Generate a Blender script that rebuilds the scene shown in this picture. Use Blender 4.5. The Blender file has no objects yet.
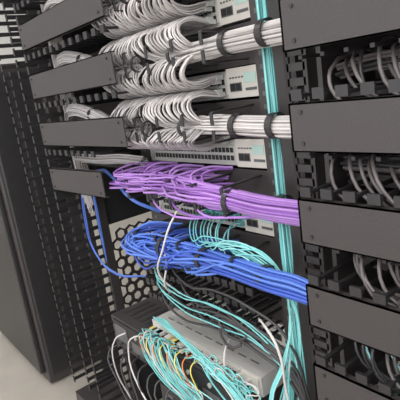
import bpy, math, random
from mathutils import Vector, Matrix
random.seed(7)
H=1.1
rnd=random.uniform
# ---------------- materials
def mat(name,col,rough=.5,metal=0.0,var=.15,scale=30,bump=0.0,spec=.5):
    m=bpy.data.materials.new(name); m.use_nodes=True
    nt=m.node_tree; b=nt.nodes['Principled BSDF']
    b.inputs['Roughness'].default_value=rough; b.inputs['Metallic'].default_value=metal
    b.inputs['Specular IOR Level'].default_value=spec
    tc=nt.nodes.new('ShaderNodeTexCoord'); n=nt.nodes.new('ShaderNodeTexNoise'); n.inputs['Scale'].default_value=scale
    n.inputs['Detail'].default_value=4
    nt.links.new(tc.outputs['Object'],n.inputs['Vector'])
    r=nt.nodes.new('ShaderNodeValToRGB')
    r.color_ramp.elements[0].position=.3; r.color_ramp.elements[1].position=.7
    r.color_ramp.elements[0].color=[c*(1-var) for c in col]+[1]
    r.color_ramp.elements[1].color=[min(1,c*(1+var)) for c in col]+[1]
    nt.links.new(n.outputs['Fac'],r.inputs['Fac']); nt.links.new(r.outputs['Color'],b.inputs['Base Color'])
    if bump:
        bp=nt.nodes.new('ShaderNodeBump'); bp.inputs['Strength'].default_value=bump; bp.inputs['Distance'].default_value=.002
        nt.links.new(n.outputs['Fac'],bp.inputs['Height']); nt.links.new(bp.outputs['Normal'],b.inputs['Normal'])
    return m
BLK=mat('black_powdercoat',(.042,.036,.036),.45,0,.15,400,.05)
BLP=mat('black_plastic',(.020,.019,.020),.4)
BLD=mat('black_interior',(.015,.015,.016),.7)
GRY=mat('switch_grey_metal',(.46,.45,.43),.45,0,.05)
BEZ=mat('switch_port_bezel',(.48,.47,.44),.45,0,.05)
WHT=mat('switch_white_panel',(.58,.55,.50),.45,0,.04)
LBL=mat('label_mint',(.42,.58,.52),.5,0,.04)
DGR=mat('dark_grey_bezel',(.10,.10,.10),.5)
PRT=mat('port_black',(.010,.010,.010),.6)
MTL=mat('port_metal',(.48,.48,.45),.35,.3)
GRN=mat('led_green',(.1,.6,.15),.4)
CG=mat('cable_grey',(.42,.395,.385),.42,0,.12,6)
CG2=mat('cable_light_grey',(.54,.51,.50),.42,0,.1,6)
CG3=mat('cable_mid_grey',(.31,.29,.285),.42,0,.1,6)
CP=mat('cable_purple',(.35,.18,.50),.38,0,.15,6)
CP2=mat('cable_dark_purple',(.24,.10,.38),.38,0,.15,6)
CB=mat('cable_blue',(.08,.17,.55),.38,0,.2,6)
CB2=mat('cable_dark_blue',(.04,.09,.42),.38,0,.2,6)
CT=mat('cable_aqua',(.15,.46,.46),.4,0,.15,6)
CT2=mat('cable_light_aqua',(.26,.58,.58),.4,0,.15,6)
CK=mat('cable_black',(.035,.033,.035),.4)
CD=mat('cable_dark_grey',(.12,.105,.105),.45)
CO=mat('cable_orange',(.70,.20,.06),.4)
CY=mat('cable_yellow',(.75,.60,.12),.4)
CLR=mat('clear_plug_plastic',(.55,.55,.52),.25)
# ---------------- mesh builder
class MB:
    def __init__(s,name): s.n=name; s.v=[]; s.f=[]; s.mi=[]; s.m=[]
    def k(s,m):
        if m not in s.m: s.m.append(m)
        return s.m.index(m)
    def box(s,x0,x1,y0,y1,z0,z1,m,M=None):
        b=len(s.v)
        for x in(x0,x1):
            for y in(y0,y1):
                for z in(z0,z1):
                    p=Vector((x,y,z)); 
                    if M: p=M@p
                    s.v.append(p)
        for q in((0,1,3,2),(4,6,7,5),(0,4,5,1),(2,3,7,6),(0,2,6,4),(1,5,7,3)):
            s.f.append([b+i for i in q]); s.mi.append(s.k(m))
    def cyl(s,p0,p1,r,m,n=12):
        p0=Vector(p0);p1=Vector(p1);d=(p1-p0).normalized();a=d.orthogonal().normalized();c=d.cross(a);b=len(s.v)
        for p in(p0,p1):
            for i in range(n):
                t=2*math.pi*i/n; s.v.append(p+a*r*math.cos(t)+c*r*math.sin(t))
        k=s.k(m)
        for i in range(n):
            j=(i+1)%n; s.f.append([b+i,b+j,b+n+j,b+n+i]); s.mi.append(k)
        s.f.append([b+i for i in range(n)][::-1]); s.mi.append(k); s.f.append([b+n+i for i in range(n)]); s.mi.append(k)
    def done(s,bevel=0,parent=None,loc=True):
        me=bpy.data.meshes.new(s.n); me.from_pydata([tuple(v) for v in s.v],[],s.f)
        for m in s.m: me.materials.append(m)
        me.polygons.foreach_set('material_index',s.mi); me.update()
        o=bpy.data.objects.new(s.n,me); bpy.context.collection.objects.link(o)
        if loc: o.location.z=H
        if bevel:
            b=o.modifiers.new('b','BEVEL'); b.width=bevel; b.segments=2; b.limit_method='ANGLE'
        if parent: o.parent=parent
        return o
class CC:
    def __init__(s,name,m,r=.003,res=4,bres=2):
        s.c=bpy.data.curves.new(name,'CURVE'); s.c.dimensions='3D'; s.c.bevel_depth=r; s.c.bevel_resolution=bres
        s.c.resolution_u=res; s.c.use_fill_caps=True
        ms=m if isinstance(m,(list,tuple)) else [m]
        for a in ms: s.c.materials.append(a)
        s.nm=len(ms)
        s.o=bpy.data.objects.new(name,s.c); bpy.context.collection.objects.link(s.o); s.o.location.z=H
    def add(s,pts,mi=None,cyc=False):
        sp=s.c.splines.new('BEZIER'); sp.bezier_points.add(len(pts)-1)
        for bp_,p in zip(sp.bezier_points,pts):
            bp_.co=p; bp_.handle_left_type=bp_.handle_right_type='AUTO'
        sp.use_cyclic_u=cyc
        sp.material_index=(random.randrange(s.nm) if mi is None else mi)
ZB=[.3255,.192,.058,-.0755,-.209,-.3425]   # horizontal bundles
ZS=[.258,.125,-.0087,-.142,-.276]              # switches
XL,XR,YS=-1.0,-.60,.635
# ---------------- switches
def switch(z,y=YS,x0=XL,x1=XR,h=.052,depth=.24,name='network_switch'):
    m=MB(name); w=x1-x0
    m.box(x0,x1,y,y+depth,z-h/2,z+h/2,GRY)
    m.box(x0-.014,x0,y-.002,y+.002,z-h/2,z+h/2,GRY); m.box(x1,x1+.014,y-.002,y+.002,z-h/2,z+h/2,GRY)
    for xx in(x0-.007,x1+.007):
        for zz in(z-.013,z+.013): m.cyl((xx,y-.005,zz),(xx,y-.001,zz),.004,MTL)
    px1=x1-.095
    m.box(x0+.008,px1,y-.003,y,z-.019,z+.015,BEZ)
    n=24; p=(px1-x0-.02)/n
    for i in range(n):
        cx=x0+.012+p*(i+.5)+(i//6)*.0008
        for zz in(z-.010,z+.006):
            m.box(cx-p*.45,cx+p*.45,y-.0045,y-.002,zz-.0068,zz+.0068,MTL)
            m.box(cx-p*.36,cx+p*.36,y-.0055,y-.004,zz-.0050,zz+.0050,PRT)
        m.box(cx-.001,cx+.001,y-.004,y-.002,z+.0165,z+.018,GRN)
    m.box(px1+.006,x1-.002,y-.010,y,z-h/2+.000,z+h/2+.003,WHT)
    m.box(px1+.014,px1+.045,y-.0115,y-.009,z-.014,z+.002,DGR)
    m.box(px1+.016,px1+.028,y-.013,y-.011,z-.012,z,PRT); m.box(px1+.031,px1+.043,y-.013,y-.011,z-.012,z,PRT)
    m.box(px1+.052,x1-.012,y-.011,y-.009,z+.000,z+.018,LBL)
    for i in range(5): m.box(px1+.014+.008*i,px1+.019+.008*i,y-.011,y-.009,z+.010,z+.013,DGR)
    m.box(px1+.055,x1-.012,y-.0115,y-.010,z-.014,z-.009,DGR)
    for i in range(8): m.box(x0-.0005,x0,y+.04+i*.02,y+.05+i*.02,z-.012,z+.012,DGR)
    return m.done(.0008)
for z in ZS: switch(z)
switch(-.5435,y=.665,h=.048)
def hman(z,y=.612):
    m=MB('horizontal_cable_manager')
    m.box(XL-.012,XR+.012,y+.015,y+.02,z-.036,z+.036,BLK)
    for i in range(5):
        x=XL+.03+i*.085
        for zz in(-.026,.026): m.box(x-.004,x+.004,y-.085,y+.016,z+zz-.0015,z+zz+.0015,BLP)
        m.box(x-.004,x+.004,y-.088,y-.085,z-.026,z-.004,BLP); m.box(x-.004,x+.004,y-.088,y-.085,z+.004,z+.026,BLP)
    return m.done(.001)
for z in ZB[1:]: hman(z)
m=MB('finger_duct')
for z in (-.405,-.475):
    m.box(XL,XR,.64,.655,z-.022,z+.026,BLK)
    for i in range(17):
        x=XL+.012+i*.0235
        m.box(x-.003,x+.003,.55,.645,z+.02,z+.024,BLP); m.box(x-.003,x+.003,.55,.645,z-.024,z-.02,BLP)
        m.box(x-.008,x+.008,.545,.55,z+.010,z+.026,BLP); m.box(x-.008,x+.008,.545,.55,z-.026,z-.014,BLP)
m.done(.0006)
# ---------------- cables
plugs=MB('rj45_connectors')
def plug(x,y,z,c=CLR): plugs.box(x-.0045,x+.0045,y-.016,y,z-.004,z+.004,c)
ties=MB('velcro_straps')
def tie(x,y,z,r=.024,w=.012,tilt=0):
    n=20;b=len(ties.v)
    for k in range(2):
        for i in range(n):
            t=2*math.pi*i/n; ties.v.append(Vector((x+(k-.5)*w+tilt*math.sin(t)*r,y+r*math.cos(t)*1.0,z+r*math.sin(t)*.95)))
    kk=ties.k(BLP)
    for i in range(n):
        j=(i+1)%n; ties.f.append([b+i,b+j,b+n+j,b+n+i]); ties.mi.append(kk)
def disc(R):
    a=rnd(0,2*math.pi); r=R*math.sqrt(rnd(0,1)); return r*math.cos(a),r*math.sin(a)
def comb(c,zb,zsu,zsd,split=-.86,rad=.0165,fwd=.545,dn=.012):
    n=24; p=(.305-.02)/n
    for part,zs in((1,zsu),(-1,zsd)):
        if zs is None: continue
        for i in range(n):
            grp=rnd(-.003,.003)
            for row in(0,1,2,3):
                x0=XL+.012+p*(i+.5)+(row-1.5)*p*.25
                zp=(zs-.010-row*.003) if part==1 else (zs+dn+row*.004)
                if row%2==0: plug(x0,.629,zp)
                right = x0>split
                d=1 if right else -1
                oy,oz=disc(rad)
                f=fwd+rnd(-.003,.003)-row*.005+grp
                zk=zb+oz*.8+part*.003
                lean=d*(.003+.003*row)+rnd(-.002,.002)+grp
                pts=[(x0,.615,zp),(x0+rnd(-.001,.001),f+.026,zp+.006*part),(x0+lean*.6,f-.001,zp*.72+zb*.28+part*.004),(x0+lean*1.8,f+.002,zb+part*(.020-row*.001)),
                     (x0+lean*1.8+d*.006,f+.018,zb+part*.007+rnd(-.002,.002)),(x0+lean*2+d*rnd(.04,.05),.566+oy*.7,zb+oz)]
                xe=pts[-1][0]
                if right:
                    if xe<-.70: pts.append((-.67,.555+oy,zb+oz))
                    if xe<-.62: pts.append((-.60,.548+oy,zb+oz))
                    pts+= [(-.52,.535+oy*.9,zb-.002+oz),(-.44,.53+oy*.8,zb-.004+oz),(-.30,.545+oy,zb-.008+oz),(-.1,.57+oy,zb-.02+oz)]
                else:
                    if xe>-.98: pts.append((-.99,.555+oy,zb+oz))
                    k=rnd(0,1)
                    pts+= [(-1.05,.555+oy,zb+.014+oz),(-1.13,.55+oy,zb+.042+oz),(-1.23,.55+oy,zb+.056+oz*1.0),(-1.31,.57+oy,zb+.03+oz),(-1.34+oy*.5,.59+oy,zb-.06-.2*k)]
                c.add(pts)
for k,(zb,u,d) in enumerate([(ZB[0],None,ZS[0]),(ZB[1],ZS[0],ZS[1]),(ZB[2],ZS[1],ZS[2]),(ZB[3],ZS[2],ZS[3])]):
    c=CC('grey_network_cable_bundle',[CG,CG2,CG,CG3],.0018)
    comb(c,zb,u,d,dn=(.024 if k==3 else .008))
    tie(-.585,.545,zb,.022)
    for x in(-.86,-.73,): tie(x,.542,zb,.018,.009)
    tie(-.49,.532,zb,.021); tie(-1.03,.557,zb+.010,.019); tie(-1.12,.552,zb+.039,.018)
c=CC('grey_network_cable_bundle',[CG,CG2,CG3],.0021)
for i in range(20):
    oy,oz=disc(.014); c.add([(-1.0,.60+oy,-.165+oz),(-1.06,.57+oy,-.155+oz),(-1.13,.55+oy,-.155+oz),(-1.23,.55+oy,-.155+oz),(-1.31,.57+oy,-.17+oz),(-1.34,.59+oy,-.25)])
# purple
c=CC('purple_network_cable_bundle',[CP,CP,CP2],.0025); zb=ZB[4]
for i in range(86):
    x0=XL+.0+rnd(0,.31); zp=rnd(zb-.020,zb+.044)
    oy,oz=disc(.0195); f=rnd(.515,.56); lx=x0-rnd(.01,.05)
    pts=[(x0,.62,zp),(lx,.575,zp+.006),(lx-.006,f,zp*.6+zb*.4+.010+rnd(-.006,.006)),(x0+.03,f+.004,zb+(zp-zb)*.6+.010)]
    if x0<-.84: pts.append((-.79,.545+oy,zb+oz*1.2+rnd(.0,.014)))
    pts.append((-.70,.542+oy,zb+oz*1.2+.004))
    pts+=[(-.62,.54+oy,zb+.002+oz),(-.53,.53+oy,zb+oz),(-.44,.527+oy*.8,zb+.001+oz),(-.3,.545+oy,zb-.008+oz)]
    if x0>-.76: pts=pts[:3]+pts[5:] if len(pts)>8 else pts[:3]+pts[4:]
    c.add(pts)
for i in range(3):
    x0=rnd(-.93,-.68); c.add([(x0,.60,zb-.01),(x0+.015,.54,zb-.015),(x0+.06,.525,zb-.030-rnd(0,.012)),(max(x0+.12,-.62),.53,zb-.028),(-.55,.53,zb-.018),(-.48,.53,zb-.012),(-.4,.535,zb-.01)])
for x in(-.86,-.74,-.62,-.50): tie(x,.54,zb,.024)
# blue
c=CC('blue_network_cable_bundle',[CB,CB,CB2],.0026); zb=ZB[5]
for i in range(70):
    x0=XL+.0+rnd(0,.30); zp=rnd(zb-.026,zb+.020)
    oy,oz=disc(.019); f=rnd(.505,.555); lx=x0-rnd(.01,.04)
    pts=[(x0,.62,zp),(lx,.57,zp+.006),(lx-.010,f,zp-.006+rnd(-.008,.008)),(x0+.04,f,zb+oz*1.3-.002)]
    if x0<-.82: pts.append((-.76,.54+oy,zb+oz*1.3-.002))
    pts+=[(-.64,.535+oy,zb+.002+oz),(-.53,.525+oy,zb+.006+oz),(-.46,.528+oy*.8,zb+.004+oz),(-.425,.532+oy*.6,zb-.006+oz*.6),(-.405,.535+oy*.5,zb-.018+oz*.2)]
    if x0>-.74: pts=pts[:3]+pts[4:]
    c.add(pts)
for x in(-.86,-.72,-.55): tie(x,.535,zb+.003,.025)
for i in range(4):
    r=rnd(-.008,.008); c.add([(-.96,.60,-.29+r),(-1.0,.55,-.25+r),(-1.08,.55,-.20+r),(-1.2,.58,-.195+r),(-1.31,.60,-.23),(-1.33,.60+r,-.35),(-1.335,.605,-.5+r)])
for i in range(2):
    r=rnd(-.012,.012); c.add([(-1.34+r,.585,-.2),(-1.345,.575+r,-.35),(-1.33,.57,-.45+r),(-1.27,.60,-.52+r),(-1.2,.66,-.54)])
for i in range(6):
    r=rnd(-.01,.01); c.add([(-.90+r*3,.60,-.315+r),(-.97+r,.54,-.315+r),(-1.0+r,.535,-.35),(-.97+r,.53,-.39+r*2),(-.9,.53,-.38+r),(-.8,.53,-.365+r)])
# aqua fibre
c=CC('aqua_fiber_cables',[CT,CT,CT2],.0015,5)
for i in range(16):
    ox,oy=disc(.008)
    pts=[(-.514+ox,.558+oy,z) for z in (.55,.3)]
    for j in range(9):
        ox2,oy2=ox+rnd(-.003,.003),oy+rnd(-.003,.003); pts.append((-.514+ox2,.556+oy2,.15-j*.14))
    c.add(pts)
for i in range(11):
    x0=-.80+i*.012+rnd(-.004,.004); z=ZS[4]+random.choice([.006,-.01])
    plug(x0,.629,z,CT)
    c.add([(x0,.615,z),(x0+.005,.57,z-.005),(x0+.03,.545,z-.03-rnd(0,.02)),(x0+.08,.54,z-.02-rnd(0,.02)),(-.57,.55,z-.03-rnd(0,.03)),(-.518,.552,z-.09),(-.514,.555,z-.25)])
for i in range(4):
    z=-.40-rnd(0,.07)
    c.add([(-.98+rnd(0,.1),.60,z+.05),(-.93,.54,z+.03),(-.82,.52,z+rnd(-.01,.01)),(-.7,.525,z+rnd(-.02,.02)),(-.58,.53,z-.02),(-.518,.548,z-.10),(-.514,.555,-.8)])
for i in range(10):
    a=rnd(-.012,.012); q=rnd(-.012,.012)
    c.add([(-.97+a*2,.54,-.555),(-.92+a,.53,-.545+q),(-.84,.515,-.545+a),(-.76,.51,-.56+q),(-.69+a,.51,-.585+q),(-.64+a,.505,-.60+q),(-.60+q,.505,-.63),(-.56+a,.52,-.69),(-.54,.53,-.80)])
for i in range(8):
    a=rnd(-.012,.012); c.add([(-.514,.548,-.42+a),(-.53+a,.53,-.50),(-.55+a,.51,-.57),(-.535+a,.505,-.64),(-.51+a,.52,-.70),(-.505,.53,-.85)])
c=CC('tangled_fiber_patch_cables',[CT,CT,CT2,CT,CT,CG2,CT2],.00135,5)
for i in range(66):
    z0=-.598+random.choice([-.006,.008]); a=rnd(-.02,.02); q=rnd(-.014,.014)
    x0=rnd(-1.0,-.86) if i<40 else rnd(-.84,-.64)
    plug(x0,.546,z0,random.choice([CLR,CT,CG2,WHT,CY,WHT]))
    def yy(y): return .55-(.55-y)*.65+rnd(-.006,.006)
    if i<24:
        P=[(x0,.532,z0),(x0-.006+a*.2,.505,z0+.004),(x0+.012+a*.5,.485,z0+.008+q*.4),(x0+.035+a*.6,.475,z0-.02+q*.5),(x0+.07+a,.475,z0-.05+q),(x0+.13+a,.485,z0-.085+a),(-.76+q,.49,z0-.11+a),(-.66+q,.50,z0-.10+q),(-.57+a*.3,.52,z0-.04+a),(-.53+a*.2,.54,z0+.08),(-.514,.552,z0+.2)]
    elif i<40:
        P=[(x0,.532,z0),(x0+.004+a*.2,.50,z0+.006),(x0+a*.6,.475,z0+.014+q*.4),(x0+.0+a*.5,.465,z0-.015+q),(x0+.04+q,.465,z0-.06+a*.5),(x0+.09+q,.475,z0-.09+a),(-.80+a,.49,z0-.13+q),(-.74+a,.495,z0-.155+q),(-.66+a,.50,z0-.19+q),(-.58,.52,z0-.25)]
    else:
        P=[(x0,.532,z0),(x0+.01,.50,z0+.01),(x0+.03+a*.7,.49,z0+.03+a),(x0+.06+q,.495,z0+.02+q),(min(x0+.12,-.62)+a,.49,z0-.01+a),(-.585+a,.50,z0-.07+q),(-.55+q*.5,.52,z0-.02+a*.5),(-.525,.54,z0+.09),(-.514,.552,z0+.2)]
    c.add([P[0]]+[(x,yy(y),z) for x,y,z in P[1:]])
# loose odd cables
c=CC('loose_white_cables',[CG2],.0022)
c.add([(-.86,.60,-.33),(-.85,.53,-.335),(-.83,.51,-.37),(-.85,.51,-.42),(-.87,.54,-.46)])
c.add([(-.80,.60,-.22),(-.79,.53,-.25),(-.82,.50,-.33),(-.85,.50,-.39),(-.84,.54,-.45)])
c.add([(-1.0,.53,-.62),(-1.03,.50,-.61),(-1.06,.49,-.66),(-1.02,.48,-.74),(-.94,.48,-.78),(-.86,.5,-.75)])
c.add([(-1.12,.52,-.64),(-1.15,.50,-.66),(-1.17,.49,-.75),(-1.13,.50,-.84),(-1.07,.53,-.95)])
c.add([(-.72,.66,-.535),(-.72,.58,-.53),(-.70,.53,-.56),(-.67,.52,-.62),(-.65,.52,-.7)])
for i in range(2): c.add([(-.60,.55,-.44-i*.005),(-.57,.53,-.43),(-.53,.52,-.46+i*.004),(-.53,.53,-.55),(-.52,.54,-.7-i*.01)])
c=CC('loose_black_cables',[CK],.0028)
for i in range(12):
    a=rnd(-.02,.02); c.add([(-1.18+i*.05,.53,-.70),(-1.18+i*.05+a,.49,-.71),(-1.15+i*.05,.48,-.77+a),(-1.08+i*.04+a,.49,-.86),(-.98+i*.03,.5,-.84+a),(-.9+i*.02,.53,-.95)])
for i in range(9):
    z=-.39-rnd(0,.1); a=rnd(-.01,.01); c.add([(-.95+i*.03,.62,z),(-.93+i*.03,.55,z+.01),(-.85+i*.03,.53,z-.02),(-.7,.53,z+a),(-.6,.53,z-.015),(-.53,.54,z-.05),(-.5,.56,z-.2)])
c=CC('yellow_and_orange_patch_cables',[CO,CY],.0014)
for i in range(8): c.add([(-.99+i*.03,.546,-.595),(-.99+i*.03,.505,-.588),(-.985+i*.03,.492,-.597),(-.975+i*.03,.49,-.62),(-.98+i*.03,.505,-.66)],i%2)
plugs.done(); t=ties.done()
sm=t.modifiers.new('s','SOLIDIFY'); sm.thickness=.002
# ---------------- bottom equipment
m=MB('rackmount_fiber_switch')
x0,x1,y0,y1,z0,z1=-1.01,-.615,.55,.90,-.62,-.575
m.box(x0,x1,y0,y1,z0,z1,GRY); m.box(x0+.01,x1-.06,y0-.003,y0,z0+.006,z1-.006,BEZ)
for i in range(22):
    xx=x0+.018+i*.0145
    for zz in(z0+.015,z0+.030): m.box(xx-.0055,xx+.0055,y0-.006,y0-.002,zz-.005,zz+.005,MTL); m.box(xx-.004,xx+.004,y0-.007,y0-.005,zz-.0035,zz+.0035,PRT)
m.box(x1-.055,x1-.006,y0-.005,y0,z0+.004,z1-.004,WHT)
for i in range(9): m.box(x0+.03+i*.038,x0+.055+i*.038,y0+.03,y0+.034,z1,z1+.0006,DGR)
m.box(x0+.02,x0+.14,y0+.05,y0+.09,z1,z1+.0008,WHT)
m.done(.001)
m=MB('black_rackmount_appliance')
x0,x1,y0,y1,z0,z1=-1.225,-.62,.535,.90,-.72,-.622
m.box(x0,x1,y0,y1,z0,z1,BLK); m.box(x0+.01,x1-.01,y0-.004,y0,z0+.008,z1-.008,BLP)
m.box(x0+.02,x0+.09,y0-.006,y0-.003,z0+.03,z1-.02,DGR)
for i in range(6): m.box(x0+.11+i*.08,x0+.17+i*.08,y0-.006,y0-.003,z0+.02,z0+.05,DGR); m.cyl((x0+.14+i*.08,y0-.008,z0+.07),(x0+.14+i*.08,y0-.003,z0+.07),.006,MTL)
for i in range(10): m.box(x0+.02+i*.03,x0+.035+i*.03,y0+.03,y0+.12,z1,z1+.0008,BLP)
m.done(.0015)
m=MB('power_distribution_unit')
m.box(-1.05,-.6,.56,.75,-.86,-.79,BLK)
for i in range(8): m.box(-1.02+i*.05,-.985+i*.05,.556,.561,-.845,-.805,DGR); m.box(-1.012+i*.05,-.993+i*.05,.553,.557,-.835,-.815,PRT)
m.done(.001)
# ---------------- rack frame
m=MB('equipment_rack_frame')
def post(x0,x1,y0,y1): m.box(x0,x1,y0,y1,-1.1,.75,BLK)
post(-1.055,-1.015,.63,.66); post(-.585,-.50,.60,.63)
post(-1.055,-1.05,.66,.9); post(-.505,-.50,.63,.9)
post(-1.055,-1.015,.9,.93); post(-.56,-.5,.9,.93)
m.box(-1.05,-.5,.93,.935,-1.1,.75,BLD)
m.box(-1.05,-.5,.56,.93,-1.1,-1.03,BLK)
for xx in(-.497,-.462): m.box(xx-.004,xx+.004,.575,.58,-1.0,.75,BLK)
for i in range(80): m.box(-.497,-.462,.575,.58,-1.0+i*.0222,-.988+i*.0222,BLK)
for i in range(60): m.box(-1.040,-1.030,.6292,.6305,-.9+i*.0222,-.892+i*.0222,DGR)
for i in range(60): m.box(-.575,-.565,.5992,.6005,-.9+i*.0222,-.892+i*.0222,DGR)
m.done()
# ---------------- vertical cable managers
def plate(m,x0,x1,zb,h=.066,y=.5,tilt=0):
    M=Matrix.Translation((x0,y,zb))@Matrix.Rotation(tilt,4,'Y')
    w=x1-x0
    m.box(0,w,0,.003,0,h,BLK,M); m.box(0,w,0,.012,h-.002,h,BLK,M); m.box(0,w,0,.012,0,.002,BLK,M)
    m.box(0,.003,0,.02,0,h,BLK,M)
    for xx in(.02,w-.02):
        for zz in(.012,h-.012): m.cyl(M@Vector((xx,-.002,zz)),M@Vector((xx,.001,zz)),.0028,BLP)
def fingers(m,x,y0,y1,zlo,zhi,step=.0333,w=.012,th=.004):
    z=zlo
    while z<zhi:
        m.box(x-th/2,x+th/2,y0,y1,z,z+w,BLP)
        m.box(x-.006,x+.006,y0-.003,y0,z-.005,z+w+.005,BLP)
        z+=step
m=MB('vertical_cable_manager')
for i,zb in enumerate([.425,.2915,.158,.025,-.1085,-.242]):
    plate(m,-1.375,-.89 if i<5 else -1.04,zb,tilt=(0 if i<5 else -.02))
    for j in range(12): 
        if i<5 or j<8:
            m.box(-1.36+j*.04,-1.353+j*.04,.51,.62,zb+.112,zb+.117,BLP); m.box(-1.365+j*.04,-1.348+j*.04,.505,.51,zb+.106,zb+.121,BLP)
    m.box(-1.375,-1.07 if i<5 else -1.1,.62,.63,zb+.05,zb+.095,BLK)
fingers(m,-1.375,.505,.62,-1.0,.5)
fingers(m,-1.50,.52,.62,-1.0,.6)
fingers(m,-1.60,.505,.62,-1.0,.6)
m.box(-1.385,-1.365,.62,.65,-1.1,.75,BLK); m.box(-1.61,-1.59,.62,.65,-1.1,.75,BLK); m.box(-1.51,-1.49,.62,.65,-1.1,.75,BLK)
m.box(-1.61,-1.38,.65,.655,-.36,.75,BLD)
m.box(-1.38,-1.06,.83,.835,-1.1,.75,BLD)
m.box(-1.383,-1.378,.65,.835,-.40,.75,BLD)
m.box(-1.383,-1.378,.65,.835,-1.1,-.76,BLD)
m.box(-1.61,-1.06,.5,.65,-1.1,-1.05,BLK)
m.done()
m=MB('hexagon_perforated_side_panel')
X=-1.38; R=.022; r2=.0155
ypitch=R*math.sqrt(3); zp=R*1.5
k=m.k(BLK)
row=0; z=-.74
while z<-.42:
    y=.675+(ypitch/2 if row%2 else 0)
    while y<.81:
        b=len(m.v)
        for xx in(X-.003,X+.003):
            for rr in(R*1.01,r2):
                for a in range(6):
                    t=math.pi/6+a*math.pi/3; m.v.append(Vector((xx,y+rr*math.cos(t),z+rr*math.sin(t))))
        for a in range(6):
            c2=(a+1)%6
            m.f.append([b+a,b+c2,b+6+c2,b+6+a]); m.f.append([b+12+a,b+18+a,b+18+c2,b+12+c2]); m.f.append([b+6+a,b+6+c2,b+18+c2,b+18+a]); m.mi+= [k,k,k]
        y+=ypitch
    z+=zp; row+=1
m.done()
m=MB('vertical_cable_manager')
for zb in [.2915,.158,.025,-.1085,-.242,-.3745,-.508,-.6415]:
    plate(m,-.435,.15,zb)
    for j in range(17):
        x=-.42+j*.035
        m.box(x-.003,x+.003,.505,.62,zb+.072,zb+.077,BLP); m.box(x-.009,x+.009,.500,.505,zb+.070,zb+.084,BLP)
        m.box(x-.003,x+.003,.515,.62,zb-.012,zb-.007,BLP)
    m.box(-.43,.15,.615,.625,zb+.060,zb+.078,BLK)
m.box(-.444,-.436,.58,.76,-1.1,.75,BLK)
m.box(-.44,.25,.76,.765,-1.1,.75,BLD); m.box(.15,.155,.5,.76,-1.1,.75,BLK); m.box(-.44,.15,.55,.76,-1.1,-1.04,BLK)
m.done()
for zs in [.125,-.0087,-.142,-.276,-.41,-.545]:
    m=MB('patch_panel'); m.box(-.425,.14,.70,.72,zs-.022,zs+.022,BLK)
    for i in range(30):
        x=-.41+i*.0182; m.box(x,x+.013,.697,.70,zs-.010,zs+.004,CG2); m.box(x+.002,x+.011,.696,.698,zs-.008,zs+.002,PRT); m.box(x,x+.013,.699,.70,zs+.009,zs+.015,WHT)
    m.done()
c=CC('dark_network_cable_bundle',[CK,CD,CD],.0026)
for zs in [.125,-.0087,-.142,-.276,-.41]:
    for i in range(46):
        x=-.41+i*.0115; f=rnd(.53,.58); d=rnd(.02,.06)
        c.add([(x,.695,zs),(x+.005,.65,zs+.012),(x+d*.5,f,zs+.012+rnd(-.01,.01)),(x+d,f-.01,zs-.03),(x+d+.05,f+.01,zs-.06+rnd(-.01,.01)),(x+d+.15,f+.02,zs-.07)])
    for i in range(10):
        oy,oz=disc(.012); c.add([(-.42,.60+oy,zs+.0+oz),(-.34,.57+oy,zs+.008+oz),(-.2,.56+oy,zs+.004+oz),(0,.56+oy,zs+.0+oz),(.13,.58+oy,zs+oz)])
c=CC('mixed_patch_cables',[CG2,CT,CG3,CT2],.0018)
for zs in [-.41,-.545]:
    for i in range(16):
        x=-.40+i*.025; f=rnd(.53,.58); d=rnd(.03,.07)
        c.add([(x,.695,zs),(x+.005,.65,zs+.015),(x+d*.5,f,zs+.015+rnd(-.01,.01)),(x+d,f-.01,zs-.03),(x+d+.05,f+.01,zs-.08)])
# ---------------- neighbouring cabinet
m=MB('server_cabinet')
m.box(-2.5,-1.80,.47,.78,-1.09,.17,BLK)
for i in range(3): m.box(-1.80,-1.785,.48+i*.10,.56+i*.10,-1.05,.14,BLP)
m.box(-2.48,-1.83,.45,.47,-1.05,.15,BLP); m.box(-2.40,-2.38,.43,.45,-.5,-.3,MTL)
for xx in(-2.45,-1.87): m.cyl((xx,.5,-1.1),(xx,.5,-1.08),.02,BLP)
m.done(.008)
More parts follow.
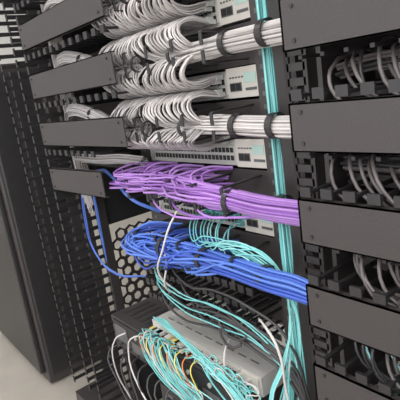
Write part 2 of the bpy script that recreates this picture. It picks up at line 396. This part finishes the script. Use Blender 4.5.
# ---------------- room
FL=mat('floor_vinyl',(.38,.35,.31),.5,0,.06,8); WL=mat('wall_paint',(.48,.48,.46),.8,0,.03,5); CE=mat('ceiling_tile',(.8,.8,.8),.9,0,.03,20)
def room(n,*a):
    q=MB(n); q.box(*a); return q.done(0,loc=False)
room('floor',-4.5,3,-3,3,-.1,0,FL); room('wall_back',-4.5,3,3,3.1,0,2.9,WL); room('wall_left',-4.6,-4.5,-3,3.1,0,2.9,WL)
room('ceiling',-4.6,3,-3,3.1,2.9,3.0,CE)
def area(n,loc,size,sy,e,rot=(0,0,0),col=(1,.98,.95)):
    l=bpy.data.lights.new(n,'AREA'); l.shape='RECTANGLE'; l.size=size; l.size_y=sy; l.energy=e; l.color=col
    o=bpy.data.objects.new(n,l); o.location=loc; o.rotation_euler=rot; bpy.context.collection.objects.link(o)
area('ceiling_light_aisle',(-.6,-.7,2.85),2.4,.6,50,(math.radians(-18),0,0))
area('ceiling_light_left',(-3,.3,2.85),.6,2,25)
area('ceiling_light_rear',(-3,2,2.85),.6,1.5,10)
area('fill_light_behind_camera',(.8,-1.6,2.6),1.6,1.6,55,(math.radians(50),0,math.radians(25)))  # added fill lamp behind the camera, brightens the dark right side; no room fixture
w=bpy.data.worlds.new('w'); bpy.context.scene.world=w; w.use_nodes=True
w.node_tree.nodes['Background'].inputs[0].default_value=(.98,.98,1,1); w.node_tree.nodes['Background'].inputs[1].default_value=1.65
# ---------------- camera
R_=Vector((.6233,.7692,-.1408)); F=Vector((-.7758,.5859,-.2353)).normalized()
R_=(R_-F*R_.dot(F)).normalized(); U=R_.cross(F)
Mx=Matrix((R_,U,-F)).transposed().to_4x4(); Mx.translation=(0,0,H)
cd=bpy.data.cameras.new('camera'); cd.lens=473/400*36; cd.sensor_width=36; cd.clip_start=.02
co=bpy.data.objects.new('camera',cd); co.matrix_world=Mx; bpy.context.collection.objects.link(co); bpy.context.scene.camera=co
vs=bpy.context.scene.view_settings
vs.view_transform='Standard'; vs.exposure=.25
